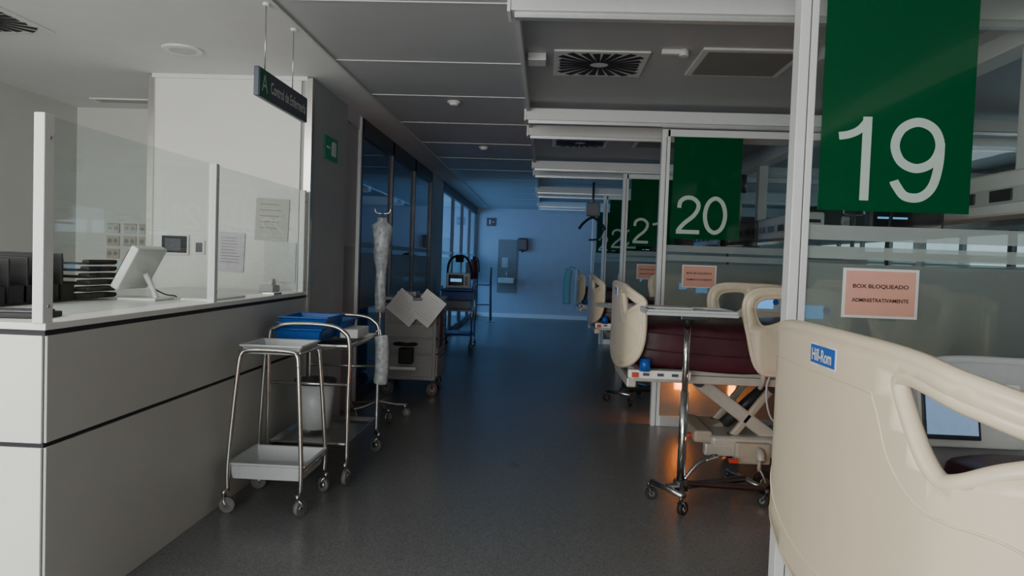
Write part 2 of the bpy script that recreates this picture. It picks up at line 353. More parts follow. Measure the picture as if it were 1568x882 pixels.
def sheet(name,xa,xb,za,zb,m,lines=6,ry=0):
    group(name,((xa+xb)/2,5.392,(za+zb)/2)); w=(xb-xa)/2; h=(zb-za)/2; o=box('page',(-w,-.003,-h),(w,.003,h),m,.001)
    for i in range(lines): box('line_%d'%i,(-w*.75,-.0045,h*.7-i*h*1.4/lines),(w*random.uniform(.3,.75),-.003,h*.7-i*h*1.4/lines+.005),M_door)
    CUR[0].rotation_euler=(0,math.radians(ry),0); end()
M_note=mat('translucent_note_paper',(.62,.61,.55),.8,noise=.05)
M_note2=mat('plastic_sleeve_paper',(.70,.70,.68),.5,noise=.06)
sheet('wall_notice',-2.45,-2.25,1.27,1.56,M_paperb,9,2); sheet('wall_notice',-2.17,-1.92,1.51,1.82,M_note,5,2); sheet('wall_notice',-2.10,-1.86,1.2,1.5,M_note2,0,1)
group('exit_sign',(-1.765,5.88,2.27)); box('plate',(-.005,-.17,-.09),(.008,.17,.09),M_exit,.002)
box('door_icon',(.009,.03,-.055),(.011,.12,.06),M_white); box('arrow_shaft',(.009,-.13,-.008),(.011,-.04,.008),M_white); box('runner',(.009,.0,-.05),(.0105,.02,.05),M_white); end()
group('hanging_sign',(-1.51,4.1,2.295)); box('board',(-.015,-.38,-.075),(.015,.38,.075),M_sign,.008,seg=3)
box('badge',(.0152,-.375,-.07),(.017,-.24,.07),M_signg); text('letter','A',(.0185,-.31,0),(90,0,90),.08,.09,M_digit)
text('caption','Control de Enfermería',(.0165,.06,.0),(90,0,90),.56,.06,M_white,.01)
cyl('wire_1',(0,-.27,.07),(0,-.27,.425),.003,M_steel,seg=6); cyl('wire_2',(0,.15,.07),(0,.15,.425),.003,M_steel,seg=6)
for s in (-.27,.15): cyl('anchor',(0,s,.41),(0,s,.425),.018,M_white)
end()
# ------------------------------------------------------------ ceiling fittings
def diffuser(loc,w,n=24):
    group('air_diffuser',loc); h=w/2
    box('plate',(-h,-h,-.012),(h,h,.0),M_white,.004)
    for i in range(n):
        a=2*math.pi*(i+.5)/n; L=min(h*.86/max(abs(math.cos(a)),abs(math.sin(a))),h*1.1); r0=h*.2
        ca,sa=math.cos(a),math.sin(a); w0,w1=.008,.026
        pts=[(r0*ca+sa*w0,r0*sa-ca*w0),(L*ca+sa*w1,L*sa-ca*w1),(L*ca-sa*w1,L*sa+ca*w1),(r0*ca-sa*w0,r0*sa+ca*w0)]
        vs=[(x_,y_,z_) for z_ in (-.0145,-.011) for x_,y_ in pts]
        me=D.meshes.new('slot'); me.from_pydata(vs,[],[(0,3,2,1),(4,5,6,7),(0,1,5,4),(1,2,6,5),(2,3,7,6),(3,0,4,7)]); add('slot_%d'%i,me,M_joint)
    end()
diffuser((.31,5.1,2.79),.62); diffuser((.33,8.4,2.79),.62); diffuser((.33,11.7,2.79),.62); diffuser((-3.35,4.12,ZC),.6)
def panel_light(loc):
    group('ceiling_panel_light',loc); box('frame',(-.32,-.32,-.015),(.32,.32,0),M_white,.003); box('lens',(-.28,-.28,-.018),(.28,.28,-.014),M_door,.002); end()
for y in (5.0,8.3,11.6,14.9): panel_light((1.25,y,2.79))
group('junction_box',(-.11,4.95,2.79)); box('body',(-.06,-.08,-.05),(.06,.08,0),M_white,.006); end()
group('ceiling_bracket',(.75,4.75,2.79)); box('arm',(-.07,-.02,-.03),(.07,.02,0),M_white,.005); cyl('head',(.07,0,-.04),(.07,0,0),.03,M_white); end()
def smoke(loc): 
    group('smoke_detector',loc); cyl('base',(0,0,-.015),(0,0,0),.055,M_white); cyl('head',(0,0,-.035),(0,0,-.015),.028,M_white,.045); end()
smoke((-.81,6.1,ZC)); smoke((-.77,8.5,ZC))
group('recessed_downlight',(-2.41,4.73,ZC)); cyl('ring',(0,0,-.012),(0,0,0),.12,M_white,.13); cyl('lens',(0,0,-.014),(0,0,-.010),.085,M_plas); end()
group('slot_diffuser',(-3.75,6.4,ZC)); box('frame',(-.3,-.08,-.01),(.3,.08,0),M_white); box('slot_1',(-.27,-.045,-.012),(.27,-.01,-.009),M_door); box('slot_2',(-.27,.015,-.012),(.27,.05,-.009),M_door); end()
# ------------------------------------------------------------ hospital bed
PATH=catmull([(.13,.56,0),(.075,.53,0),(.03,.45,0),(.0,.15,0),(0,-.15,0),(.03,-.43,0),(.075,-.52,0),(.16,-.575,0),(.27,-.605,0)],10)
SL=[0]
for a,b_ in zip(PATH,PATH[1:]): SL.append(SL[-1]+(b_-a).length)
LT=SL[-1]
def pathf(s,z):
    s=max(0,min(LT-1e-6,s)); i=0
    while SL[i+1]<s: i+=1
    t=(s-SL[i])/(SL[i+1]-SL[i]); p=PATH[i].lerp(PATH[i+1],t)
    d=(PATH[min(i+2,len(PATH)-1)]-PATH[max(i-1,0)]).normalized(); n=Vector((d.y,-d.x,0))
    return Vector((p.x,p.y,z)),n
def sm2(P,n=6): return [(p.x,p.y) for p in catmull([(a,b_,0) for a,b_ in P],n,True)]
OUT=sm2([(.6,1.268),(.28,1.262),(.13,1.24),(.04,1.205),(.002,1.15),(.0,1.0),(.015,.84),(.08,.72),(.25,.64),(.6,.60),
 (LT-.35,.64),(LT-.12,.72),(LT-.02,.84),(LT,.98),(LT-.002,1.12),(LT-.03,1.165),(LT-.12,1.195),(LT-.26,1.235),(LT-.42,1.260)],5)
HOLE=sm2([(LT-.425,1.205),(LT-.39,1.14),(LT-.345,1.08),(LT-.30,1.045),(LT-.26,1.05),(LT-.19,1.085),(LT-.10,1.115),(LT-.055,1.13),(LT-.06,1.145),(LT-.14,1.16),(LT-.26,1.195),(LT-.38,1.22)],6)
def board(pref,dz,tx=None,wx=1.,zs=1.):
    def f(s,z):
        p,n=pathf(s,1.27-(1.27-z)*zs+dz); p=Vector((p.x*wx,p.y,p.z))
        if tx: p=Vector((tx-p.x,p.y,p.z)); n=Vector((-n.x,n.y,0))
        return p,n
    plate(pref+'_shell',OUT,[HOLE],f,.034,M_beige,.06)
    tube(pref+'_rim',[f(*p)[0] for p in OUT],.0185,M_beige,0,True,10)
    tube(pref+'_grip',[f(*p)[0] for p in HOLE],.019,M_beige,0,True,10)
    C=sm2([(.09,1.12),(.07,1.0),(.09,.84),(.2,.74),(.5,.69),(LT-.35,.71),(LT-.15,.80),(LT-.10,.90),(LT-.18,.97),(LT-.33,.985),(LT-.43,1.05),(LT-.49,1.15),(LT-.56,1.172),(.3,1.168),(.15,1.16)],6)
    for sg in (1,-1): tube(pref+'_contour_%d'%sg,[f(*p)[0]+f(*p)[1]*.0158*sg for p in C],.003,M_beige,0,True,6)
def rail(pref,x0,x1,y,zb,zt,panel=False,M=None):
    M=M or M_beige
    w=x1-x0; f=lambda s,z:(Vector((s,y,z)),Vector((0,1,0)))
    O=sm2([(x0+.03,zt-.10),(x0+.10,zt-.01),(x0+w*.5,zt),(x1-.1,zt-.015),(x1-.02,zt-.1),(x1-.03,zt-.3),(x1-.12,zb),(x0+w*.5,zb-.01),(x0+.14,zb),(x0+.06,zt-.28)],6)
    Hh=sm2([(x0+.09,zt-.11),(x0+.14,zt-.055),(x0+w*.42,zt-.05),(x0+w*.45,zt-.12),(x0+w*.4,zt-.2),(x0+.16,zt-.24),(x0+.11,zt-.2)],6)
    H2=sm2([(x0+w*.58,zt-.06),(x1-.15,zt-.06),(x1-.09,zt-.12),(x1-.11,zt-.22),(x1-.18,zt-.26),(x0+w*.6,zt-.25)],6)
    holes=[Hh] if panel else [Hh,H2]
    if M is M_plas: holes=[]
    plate(pref+'_shell',O,holes,f,.03,M,.08); tube(pref+'_rim',[f(*p)[0] for p in O],.017,M,0,True,8)
    for i,h in enumerate(holes): tube(pref+'_grip_%d'%i,[f(*p)[0] for p in h],.016,M,0,True,8)
    if panel:
        if M is M_plas:
            box(pref+'_controls',(x0+.05,y-.035,zt-.26),(x0+.36,y-.015,zt-.06),M_white,.006,(math.radians(-12),0,0)); box(pref+'_bezel',(x0+.06,y-.041,zt-.235),(x0+.23,y-.033,zt-.09),M_darkm,.003,(math.radians(-12),0,0)); box(pref+'_display',(x0+.07,y-.045,zt-.22),(x0+.22,y-.038,zt-.10),M_scrpale,0,(math.radians(-12),0,0))
        else:
            for s in (-1,1):
                yy=y+s*.018; box(pref+'_controls',(x0+w*.52,yy-.006,zt-.2),(x1-.1,yy+.006,zt-.06),M_plas,.004)
                box(pref+'_display',(x0+w*.56,yy-.009,zt-.17),(x0+w*.74,yy+.009,zt-.09),M_scrblue)
                cyl(pref+'_button',(x1-.16,yy-.01,zt-.12),(x1-.16,yy+.01,zt-.12),.022,M_lblue)
    for s in (.25,.75): tube(pref+'_arm',[(x0+w*s,y*.98,zb+.06),(x0+w*s,y*.96,zb-.06),(x0+w*s,y*.85,zb-.12)],.016,M_bedgr,4)
def bed(loc,dz=0,mx=.1,mz=(.76,1.06),rz=0,sagz=.03,rx=.70,rh=.57,farM=None,wx=.38,zs=.82):
    group('hospital_bed',loc,rz); board('footboard',dz,None,wx,zs)
    box('brand_badge',(-.022,-.08,1.192+dz),(-.0175,.075,1.238+dz),M_lblue,.012,seg=3)
    box('brand_badge_border',(-.0205,-.084,1.188+dz),(-.0170,.079,1.242+dz),M_white,.012,seg=3)
    text('brand_text','Hill-Rom',(-.0235,-.002,1.215+dz),(90,0,-90),.125,.03,M_white,.015)
    board('headboard',dz,2.25,wx,zs)
    bm=bmesh.new(); bmesh.ops.create_cube(bm,size=1); bmesh.ops.subdivide_edges(bm,edges=bm.edges[:],cuts=11,use_grid_fill=True)
    lx=2.12-mx
    for v in bm.verts:
        x,y,z=v.co
        px=(x+.5)*lx+mx; e=1-(abs(y)*2)**6*.10; ez=1-(abs(x)*2)**8*.15
        py=y*.88*(1-.04*(abs(z)*2)**4); t=z+.5
        zz=mz[0]+t*(mz[1]-mz[0])*e*ez
        zz+=math.sin(px*9+y*3)*.008+math.sin(px*23+y*11)*.004-(sagz*math.sin(min(1,max(0,(px-mx)/lx*1.6))*math.pi))
        py+=math.sin(px*14+z*6)*.006
        v.co=(px,py,zz)
    me=D.meshes.new('mattress'); bm.to_mesh(me); bm.free(); o=add('mattress',me,M_maroon,True); sb=o.modifiers.new('s','SUBSURF'); sb.levels=1; sb.render_levels=1
    for i,zf in enumerate((.35,.7)):
        zz=mz[0]+(mz[1]-mz[0])*zf
        tube('mattress_seam_%d'%i,[(mx+.02,-.435,zz),(mx+lx*.3,-.447,zz-.03),(mx+lx*.6,-.447,zz-.01),(2.08,-.44,zz)],.005,M_maroon,6,seg=6)
    zd=mz[0]-.05
    for s in (-1,1): box('deck_rail_%d'%s,(.06,s*.40-.025,zd-.05),(2.15,s*.40+.025,zd),M_bedgr,.008)
    box('deck',(.12,-.38,zd-.02),(2.12,.38,zd+.03),M_bedgr,.01)
    box('foot_crossbar',(.03,-.42,zd-.09),(.09,.42,zd-.03),M_bedgr,.01)
    box('foot_bracket',(.03,-.50,zd-.02),(.42,-.44,zd+.035),M_white,.01)
    for i in range(3): box('latch_%d'%i,(.12+i*.09,-.505,zd),(.16+i*.09,-.498,zd+.018),M_darkm)
    for s in (-1,1): cyl('bumper_%d'%s,(.13,s*.50,zd+.03),(.13,s*.50,zd+.11),.035,M_blue)
    box('red_pedal_tag',(.05,-.52,zd-.01),(.09,-.50,zd+.02),M_red,.004)
    rail('foot_rail_near',rx,rx+.68,-.50,zd+.06,zd+rh,True); rail('foot_rail_far',rx,rx+.68,.50,zd+.06,zd+rh,True,farM)
    rail('head_rail_near',1.46,2.02,-.50,zd+.08,zd+.62); rail('head_rail_far',1.46,2.02,.50,zd+.08,zd+.62,False,farM)
    for s in (-1,1):
        y=s*.25
        for i,(a,b_) in enumerate([((.52,zd-.06),(1.08,.27)),((1.0,zd-.08),(.74,.30)),((1.75,zd-.06),(1.3,.27))]):
            L=math.hypot(b_[0]-a[0],b_[1]-a[1]); ang=math.atan2(a[1]-b_[1],b_[0]-a[0])
            cx,cz=(a[0]+b_[0])/2,(a[1]+b_[1])/2
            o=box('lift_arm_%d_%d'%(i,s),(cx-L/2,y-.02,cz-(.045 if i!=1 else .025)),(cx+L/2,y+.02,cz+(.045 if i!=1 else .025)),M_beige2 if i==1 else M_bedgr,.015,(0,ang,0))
            for q in (a,b_): cyl('pivot_%d_%d'%(i,s),(q[0],y-.035,q[1]),(q[0],y+.035,q[1]),.035,M_darkm,seg=16)
        box('base_rail_%d'%s,(.56,s*.30-.035,.20),(2.0,s*.30+.035,.28),M_bedgr,.015)
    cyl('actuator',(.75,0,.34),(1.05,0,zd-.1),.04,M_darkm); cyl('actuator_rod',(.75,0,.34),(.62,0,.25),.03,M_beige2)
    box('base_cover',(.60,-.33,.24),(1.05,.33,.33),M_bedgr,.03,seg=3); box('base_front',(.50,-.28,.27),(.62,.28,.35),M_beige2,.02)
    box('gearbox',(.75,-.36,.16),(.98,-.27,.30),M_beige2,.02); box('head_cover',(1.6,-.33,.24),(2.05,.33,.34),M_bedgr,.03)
    for i,(x,y) in enumerate([(.92,-.42),(.92,.42),(1.95,-.42),(1.95,.42)]):
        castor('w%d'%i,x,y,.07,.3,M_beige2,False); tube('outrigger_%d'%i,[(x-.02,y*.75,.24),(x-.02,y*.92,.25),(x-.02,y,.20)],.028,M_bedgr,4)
    for i,(x,y) in enumerate([(.50,-.2),(.72,-.44)]): box('red_pedal_%d'%i,(x-.03,y-.02,.29-.1*i),(x+.03,y+.02,.315-.1*i),M_red,.006)
    tube('cable',[(1.0,-.5,zd+.2),(.9,-.47,zd-.02),(.95,-.42,zd-.25),(1.1,-.36,zd-.3),(1.15,-.3,.35)],.006,M_plas)
    end()
bed((.70,1.82,0),0,.5,(.74,.93),rx=.40,rh=.47,farM=M_plas,wx=1.,zs=1.)
bed((.51,5.13,0),.025,.08,(.78,1.10))
bed((.52,8.45,0),.03,.08,(.80,1.08))
bed((.50,12.0,0),.03,.08,(.80,1.08))
group('hanging_gown',(.36,12.0,0))
tube('fold_1',[(0,-.5,1.32),(-.03,-.5,1.1),(-.02,-.5,.78)],.06,M_cyan); tube('fold_2',[(0,-.4,1.32),(-.03,-.4,1.1),(-.02,-.4,.80)],.06,M_cyan); tube('fold_3',[(0,-.3,1.30),(-.03,-.3,1.1),(-.02,-.3,.82)],.06,M_cyan); tube('strap',[(0,-.5,1.34),(.05,-.45,1.36),(.10,-.4,1.34)],.012,M_cyan); end()
# ------------------------------------------------------------ overbed tables
def overbed(loc,rz=0,zt=1.16,pts=[(-.16,.07),(-.02,-.19),(.37,.39),(.50,.03)]):
    group('overbed_table',loc,rz)
    xl,xr=-.27,.25
    box('top',(xl,-.2,zt-.02),(xr,.2,zt),M_plas,.008); box('tray_rim_front',(xl,-.2,zt),(xr,-.185,zt+.015),M_plas,.004); box('tray_rim_back',(xl,.185,zt),(xr,.2,zt+.015),M_plas,.004)
    box('tray_rim_l',(xl,-.2,zt),(xl+.015,.2,zt+.015),M_plas,.004); box('tray_rim_r',(xr-.015,-.2,zt),(xr,.2,zt+.015),M_plas,.004)
    box('document',(-.2,-.13,zt+.001),(.1,.1,zt+.012),M_white,.002); box('folder',(-.24,-.05,zt+.012),(.02,.15,zt+.022),M_plas,.002)
    box('bracket',(-.05,-.05,zt-.05),(.12,.05,zt-.02),M_darkm,.006); cyl('collar',(0,0,zt-.09),(0,0,zt-.03),.028,M_blk)
    cyl('pole_upper',(0,0,.6),(0,0,zt-.04),.019,M_chrome); cyl('pole_lower',(0,0,.12),(0,0,.68),.025,M_chrome)
    a,b_,c,d=pts; m1=((a[0]+b_[0])/2,(a[1]+b_[1])/2); m2=((c[0]+d[0])/2,(c[1]+d[1])/2)
    tube('base_bar_near',[(a[0],a[1],.11),(b_[0],b_[1],.11)],.018,M_steel,0); tube('base_bar_far',[(c[0],c[1],.11),(d[0],d[1],.11)],.018,M_steel,0)
    tube('base_link',[(m1[0],m1[1],.115),(m2[0],m2[1],.115)],.022,M_darkm,0); tube('base_link_2',[(b_[0],b_[1],.11),(0,0,.13),(d[0],d[1],.11)],.018,M_darkm,0)
    cyl('hub',(0,0,.09),(0,0,.15),.045,M_darkm); tube('pedal',[(.02,0,.15),(.1,.02,.24),(.2,.05,.29)],.013,M_chrome); box('pedal_pad',(.15,.02,.27),(.23,.08,.285),M_steel,.004,(0,-.35,0))
    for i,p in enumerate(pts): castor('c%d'%i,p[0],p[1],.038,i*.8,M_darkm,False); cyl('castor_cap_%d'%i,(p[0],p[1]-.012,.04),(p[0],p[1]+.012,.04),.012,M_red)
    end()
overbed((.85,4.40,0)); overbed((.85,7.62,0),20,1.0)
# ------------------------------------------------------------ plastic tray stand (near trolley)
def tray(pref,x0,x1,y0,y1,z0,z1,m,t=.008,fl=.02):
    vs=[];fs=[]
    rings=[(x0-fl,x1+fl,y0-fl,y1+fl,z1-.012),(x0-fl,x1+fl,y0-fl,y1+fl,z1),(x0,x1,y0,y1,z1),(x0+.015,x1-.015,y0+.015,y1-.015,z0+t),]
    for a,b_,c,d,z in rings: vs+=[(a,c,z),(b_,c,z),(b_,d,z),(a,d,z)]
    vs+=[(x0+.01,y0+.01,z0),(x1-.01,y0+.01,z0),(x1-.01,y1-.01,z0),(x0+.01,y1-.01,z0),(x0-t,y0-t,z1-.012),(x1+t,y0-t,z1-.012),(x1+t,y1+t,z1-.012),(x0-t,y1+t,z1-.012)]
    for r_ in range(3):
        for k in range(4): l=(k+1)%4; fs.append((r_*4+k,r_*4+l,r_*4+4+l,r_*4+4+k))
    fs.append((12,13,14,15)); fs.append((19,18,17,16))
    for k in range(4): l=(k+1)%4; fs.append((16+k,16+l,20+l,20+k)); fs.append((20+k,20+l,l,k))
    me=D.meshes.new(pref); me.from_pydata(vs,[],fs); o=add(pref,me,m); bv=o.modifiers.new('b','BEVEL'); bv.width=.006; bv.segments=2; return o
group('linen_stand_trolley',(-1.485,4.10,0),0)
tray('top_tray',-.155,.155,-.15,.15,.86,.915,M_plas); tray('bottom_tray',-.20,.20,-.19,.19,.175,.27,M_plas)
for i,(sx,sy) in enumerate([(-1,-1),(1,-1),(1,1),(-1,1)]):
    tube('leg_%d'%i,[(sx*.20,sy*.215,.12),(sx*.20,sy*.215,.3),(sx*.165,sy*.19,.8),(sx*.15,sy*.18,.87)],.0125,M_steel)
for s in (-1,1):
    tube('top_bar_%d'%s,[(-.165,s*.19,.80),(-.155,s*.185,.86),(-.11,s*.18,.885),(.11,s*.18,.885),(.155,s*.185,.86),(.165,s*.19,.80)],.0125,M_steel)
    tube('side_bar_%d'%s,[(s*.165,-.17,.875),(s*.165,.17,.875)],.01,M_steel,0)
    tube('lower_bar_%d'%s,[(s*.205,-.21,.235),(s*.205,.21,.235)],.01,M_steel,0)
for i,(sx,sy) in enumerate([(-1,-1),(1,-1),(1,1),(-1,1)]): castor(str(i),sx*.20+.0,sy*.215,.042,1.2*i)
end()
# ------------------------------------------------------------ stainless cart with blue trays
group('instrument_trolley',(-1.45,4.86,0))
for s,yy in ((0,-.40),(1,.40)):
    tube('end_frame_%d'%s,[(-.24,yy,.13),(-.24,yy,.5),(-.24,yy,.9),(-.20,yy,.96),(-.1,yy,.985),(.12,yy,.985),(.22,yy,.95),(.26,yy,.86),(.26,yy,.5),(.26,yy,.13)],.0135,M_steel)
    tube('end_bar_%d'%s,[(-.24,yy,.62),(.26,yy,.62)],.01,M_steel,0)
tray('top_shelf',-.23,.25,-.38,.38,.83,.865,M_steel,fl=.01); tray('bottom_shelf',-.23,.25,-.38,.38,.22,.255,M_steel,fl=.01)
for i in range(3):
    tray('blue_basket_%d'%i,-.22+.012*i,.06+.012*i,-.36+.02*i,.0+.02*i,.87+i*.035,.955+i*.035,M_blue,fl=.02)
tray('blue_basket_far',-.2,.10,.02,.32,.87,.98,M_blue,fl=.02)
for i,(x,y) in enumerate([(-.24,-.4),(.26,-.4),(.26,.4),(-.24,.4)]): castor(str(i),x,y,.05,.5+i)
box('glove_box',(.10,-.05,.87),(.22,.25,.93),M_white,.006)
tube('bag',[(.30,.29,.86),(.31,.29,.78),(.31,.30,.62),(.30,.31,.52)],.05,M_bag,5); tube('bag_hook',[(.26,.29,.88),(.29,.29,.9),(.3,.29,.84)],.006,M_steel)
end()
group('waste_bin',(-1.52,4.86,.256)); 
cyl('body',(0,0,0),(0,0,.30),.10,M_plas,.13,24); cyl('lid',(0,0,.30),(0,0,.325),.14,M_darkm,seg=24); end()
# ------------------------------------------------------------ IV pole with wrapped pump
group('infusion_stand',(-1.45,6.42,0))
cyl('pole',(0,0,.12),(0,0,1.80),.012,M_chrome)
for i in range(5):
    a=i*2*math.pi/5+.3; tube('base_leg_%d'%i,[(0,0,.14),(.14*math.cos(a),.14*math.sin(a),.11),(.26*math.cos(a),.26*math.sin(a),.10)],.014,M_steel); castor(str(i),.26*math.cos(a),.26*math.sin(a),.035,a)
tube('hooks',[(-.07,0,1.84),(-.05,0,1.80),(.05,0,1.80),(.07,0,1.84)],.006,M_steel)
N=16; vs=[]; fs=[]
zs=[.93+.83*i/24 for i in range(25)]
for z in zs:
    t=(z-.93)/.83; rr=.045+.04*max(0,math.sin((t-.45)*3.0)) if t>.45 else .045
    if t>.95: rr*=.5
    for k in range(N): a=2*math.pi*k/N; q=rr*(1+.12*math.sin(a*5+z*20)); vs.append((q*math.cos(a),q*math.sin(a),z))
for i in range(24):
    for k in range(N): l=(k+1)%N; fs.append((i*N+k,i*N+l,i*N+N+l,i*N+N+k))
fs.append(tuple(range(N))[::-1]); fs.append(tuple(24*N+k for k in range(N)))
me=D.meshes.new('wrapped_pump'); me.from_pydata(vs,[],fs); add('wrapped_pump',me,M_bag,True); end()
# ------------------------------------------------------------ crash cart
M_cart=mat('cart_beige_grey',(.32,.32,.31),.45,noise=.04)
group('crash_cart',(-1.36,7.78,0))
box('body',(-.28,-.30,.16),(.26,.30,.98),M_cart,.012)
for i,(a,b_) in enumerate([(.20,.42),(.44,.58),(.60,.74),(.76,.88)]):
    box('drawer_%d'%i,(.255,-.27,a),(.275,.27,b_),M_cart,.006); box('pull_%d'%i,(.275,-.16,b_-.04),(.285,.16,b_-.025),M_darkm,.003)
    box('front_panel_%d'%i,(-.25,-.315,a),(.23,-.298,b_),M_cart,.006)
box('top_deck',(-.30,-.32,.98),(.28,.32,1.01),M_plas,.008); tube('push_handle',[(-.22,-.32,.95),(-.22,-.39,.97),(.2,-.39,.97),(.2,-.32,.95)],.012,M_steel,4)
box('side_pad',(.27,-.30,.5),(.30,-.1,.92),M_maroon,.008)
box('sharps_box',(-.10,-.44,.34),(.04,-.32,.50),M_blk,.015); tube('sharps_ring',[(-.13,-.45,.54),(.05,-.45,.54),(.05,-.32,.54),(-.13,-.32,.54)],.012,M_blk,4,True); box('bin_shelf',(-.2,-.42,.28),(.08,-.32,.31),M_white,.005)
for i,(x,y) in enumerate([(-.24,-.26),(.22,-.26),(.22,.26),(-.24,.26)]): castor(str(i),x,y,.065,.8*i,M_darkm)
box('supply_box',(-.2,-.1,1.01),(.0,.15,1.06),M_white,.006); box('monitor_base',(.05,-.15,1.01),(.22,.1,1.05),M_darkm,.006)
end()
group('hanging_clipboard',(-1.27,7.36,.93))
for nm,x0_,x1_,y_,a_,mm in (('sheet_a',-.26,.0,-.012,-52,M_paper),('sheet_b',-.03,.22,-.026,36,M_paper)):
    box(nm,(x0_,y_-.004,-.17),(x1_,y_,.14),mm,.001,(0,math.radians(a_),0))
    c=((x0_+x1_)/2,-.015); th=math.radians(a_)
    for i in range(8):
        dz=.11-i*.03; L=.09 if i%3 else .07
        box(nm+'_line_%d'%i,(c[0]+dz*math.sin(th)-L,y_-.0055,c[1]+dz*math.cos(th)-.0015),(c[0]+dz*math.sin(th)+L,y_-.0045,c[1]+dz*math.cos(th)+.0015),M_plas,0,(0,th,0))
box('clip',(-.05,-.045,.06),(.04,.0,.09),M_darkm,.003)
end()
# ------------------------------------------------------------ monitor cart (blue)
group('monitor_cart',(-1.38,11.75,0))
for i,(x,y) in enumerate([(-.24,-.26),(.24,-.26),(.24,.26),(-.24,.26)]): cyl('post_%d'%i,(x,y,.1),(x,y,1.0),.014,M_steel); castor(str(i),x,y,.05,i)
for i,z in enumerate((.22,.6,.92)): box('shelf_%d'%i,(-.26,-.28,z),(.26,.28,z+.03),M_blue if i!=1 else M_plas,.006)
box('drawer',(-.24,-.285,.78),(.24,.25,.91),M_blue,.006)
box('monitor',(-.20,-.12,.96),(.18,.1,1.2),M_white,.02); box('screen',(-.16,-.128,1.0),(.08,-.118,1.17),M_screen); box('trace',(-.13,-.13,1.06),(.05,-.128,1.11),M_scrblue); box('knobs',(.10,-.127,1.0),(.15,-.119,1.15),M_darkm)
box('printer',(-.2,-.1,.63),(.18,.2,.76),M_plas,.01)
tube('arch_handle',[(-.2,0,1.1),(-.18,0,1.35),(-.08,0,1.46),(.08,0,1.46),(.18,0,1.3),(.2,0,1.1)],.018,M_blk); cyl('lamp_head',(-.06,-.06,1.43),(.06,-.06,1.43),.06,M_blk)
end()
group('walking_frame',(-1.42,16.9,0))
for s in (-1,1): tube('frame_%d'%s,[(.18*s,-.2,0.02),(.16*s,-.16,.8),(.16*s,0,1.25),(.16*s,.1,.8),(.18*s,.2,.02)],.015,M_darkm)
tube('cross',[(-.17,-.15,.85),(.17,-.15,.85)],.012,M_darkm,0); tube('cross_2',[(-.17,-.17,.4),(.17,-.17,.4)],.012,M_darkm,0); end()
group('fire_extinguisher',(-1.60,16.2,1.0)); cyl('bottle',(0,0,0),(0,0,.42),.085,M_dred); cyl('neck',(0,0,.42),(0,0,.5),.03,M_blk); tube('hose',[(0,0,.47),(.1,-.03,.42),(.13,-.04,.15)],.012,M_blk); box('bracket',(-.17,-.03,.1),(-.06,.03,.35),M_darkm); end()
# ------------------------------------------------------------ far wall items
group('hand_wash_station',(-.98,18.49,0)); box('splash_panel',(-.24,-.02,.62),(.24,.0,1.95),M_door,.004); box('basin',(-.2,-.36,.86),(.2,-.02,1.0),M_white,.04,seg=4); cyl('tap',(0,-.06,1.0),(0,-.06,1.15),.012,M_chrome); tube('spout',[(0,-.06,1.14),(0,-.1,1.18),(0,-.18,1.15)],.01,M_chrome); box('mirror',(-.14,-.03,1.25),(.02,-.02,1.5),M_plas,.004); end()
group('soap_dispenser',(-.60,18.49,1.85)); box('case',(-.12,-.14,-.17),(.12,0,.15),M_darkm,.04,seg=3); box('nozzle',(-.03,-.13,-.20),(.03,-.07,-.16),M_blk); end()
group('exit_sign',(-1.42,18.49,2.38)); box('plate',(-.11,-.012,-.10),(.11,0,.10),M_darkm); box('figure',(-.05,-.014,-.06),(-.01,-.011,.06),M_plas); box('arrow',(.02,-.014,-.01),(.08,-.011,.01),M_plas); end()
# ------------------------------------------------------------ box interior equipment
def supply_beam(y):
    group('medical_supply_beam',(0,y,0)); box('beam',(2.32,.32,1.74),(2.54,2.35,1.97),M_beam,.03,seg=3); box('service_strip',(2.305,.36,1.80),(2.32,2.3,1.88),M_plas)
    for i in range(6): box('outlet_%d'%i,(2.295,.42+i*.32,1.81),(2.307,.60+i*.32,1.87),M_darkm,.003)
    for i in range(2): box('end_slot_%d'%i,(2.36,.315,1.79+i*.08),(2.50,.322,1.82+i*.08),M_darkm)
    for i,yy in enumerate((.8,2.0)): box('drop_%d'%i,(2.38,yy-.06,1.97),(2.48,yy+.06,2.60),M_beam,.01)
    box('rail',(2.27,.4,1.68),(2.29,2.3,1.71),M_steel); end()
def pendant(x,y):
    group('ceiling_pendant',(x,y,0)); cyl('flange',(0,0,2.70),(0,0,2.79),.14,M_plas); cyl('column',(0,0,2.3),(0,0,2.72),.05,M_plas)
    tube('arm',[(0,0,2.34),(.12,-.2,2.36),(.2,-.45,2.3)],.045,M_plas); cyl('joint',(.2,-.45,2.2),(.2,-.45,2.38),.07,M_darkm); cyl('drop',(.2,-.45,1.9),(.2,-.45,2.22),.03,M_plas)
    box('monitor',(.0,-.49,1.62),(.40,-.43,1.92),M_darkm,.015); box('screen',(.02,-.495,1.65),(.38,-.49,1.90),M_screen); box('waves',(.04,-.497,1.72),(.2,-.4955,1.73),M_scrblue)
    cyl('elbow',(0,0,2.26),(0,0,2.40),.07,M_darkm)
    tube('cable',[(.2,-.45,2.0),(.12,-.5,1.8),(.1,-.49,1.5),(.18,-.45,1.3)],.01,M_blk); end()
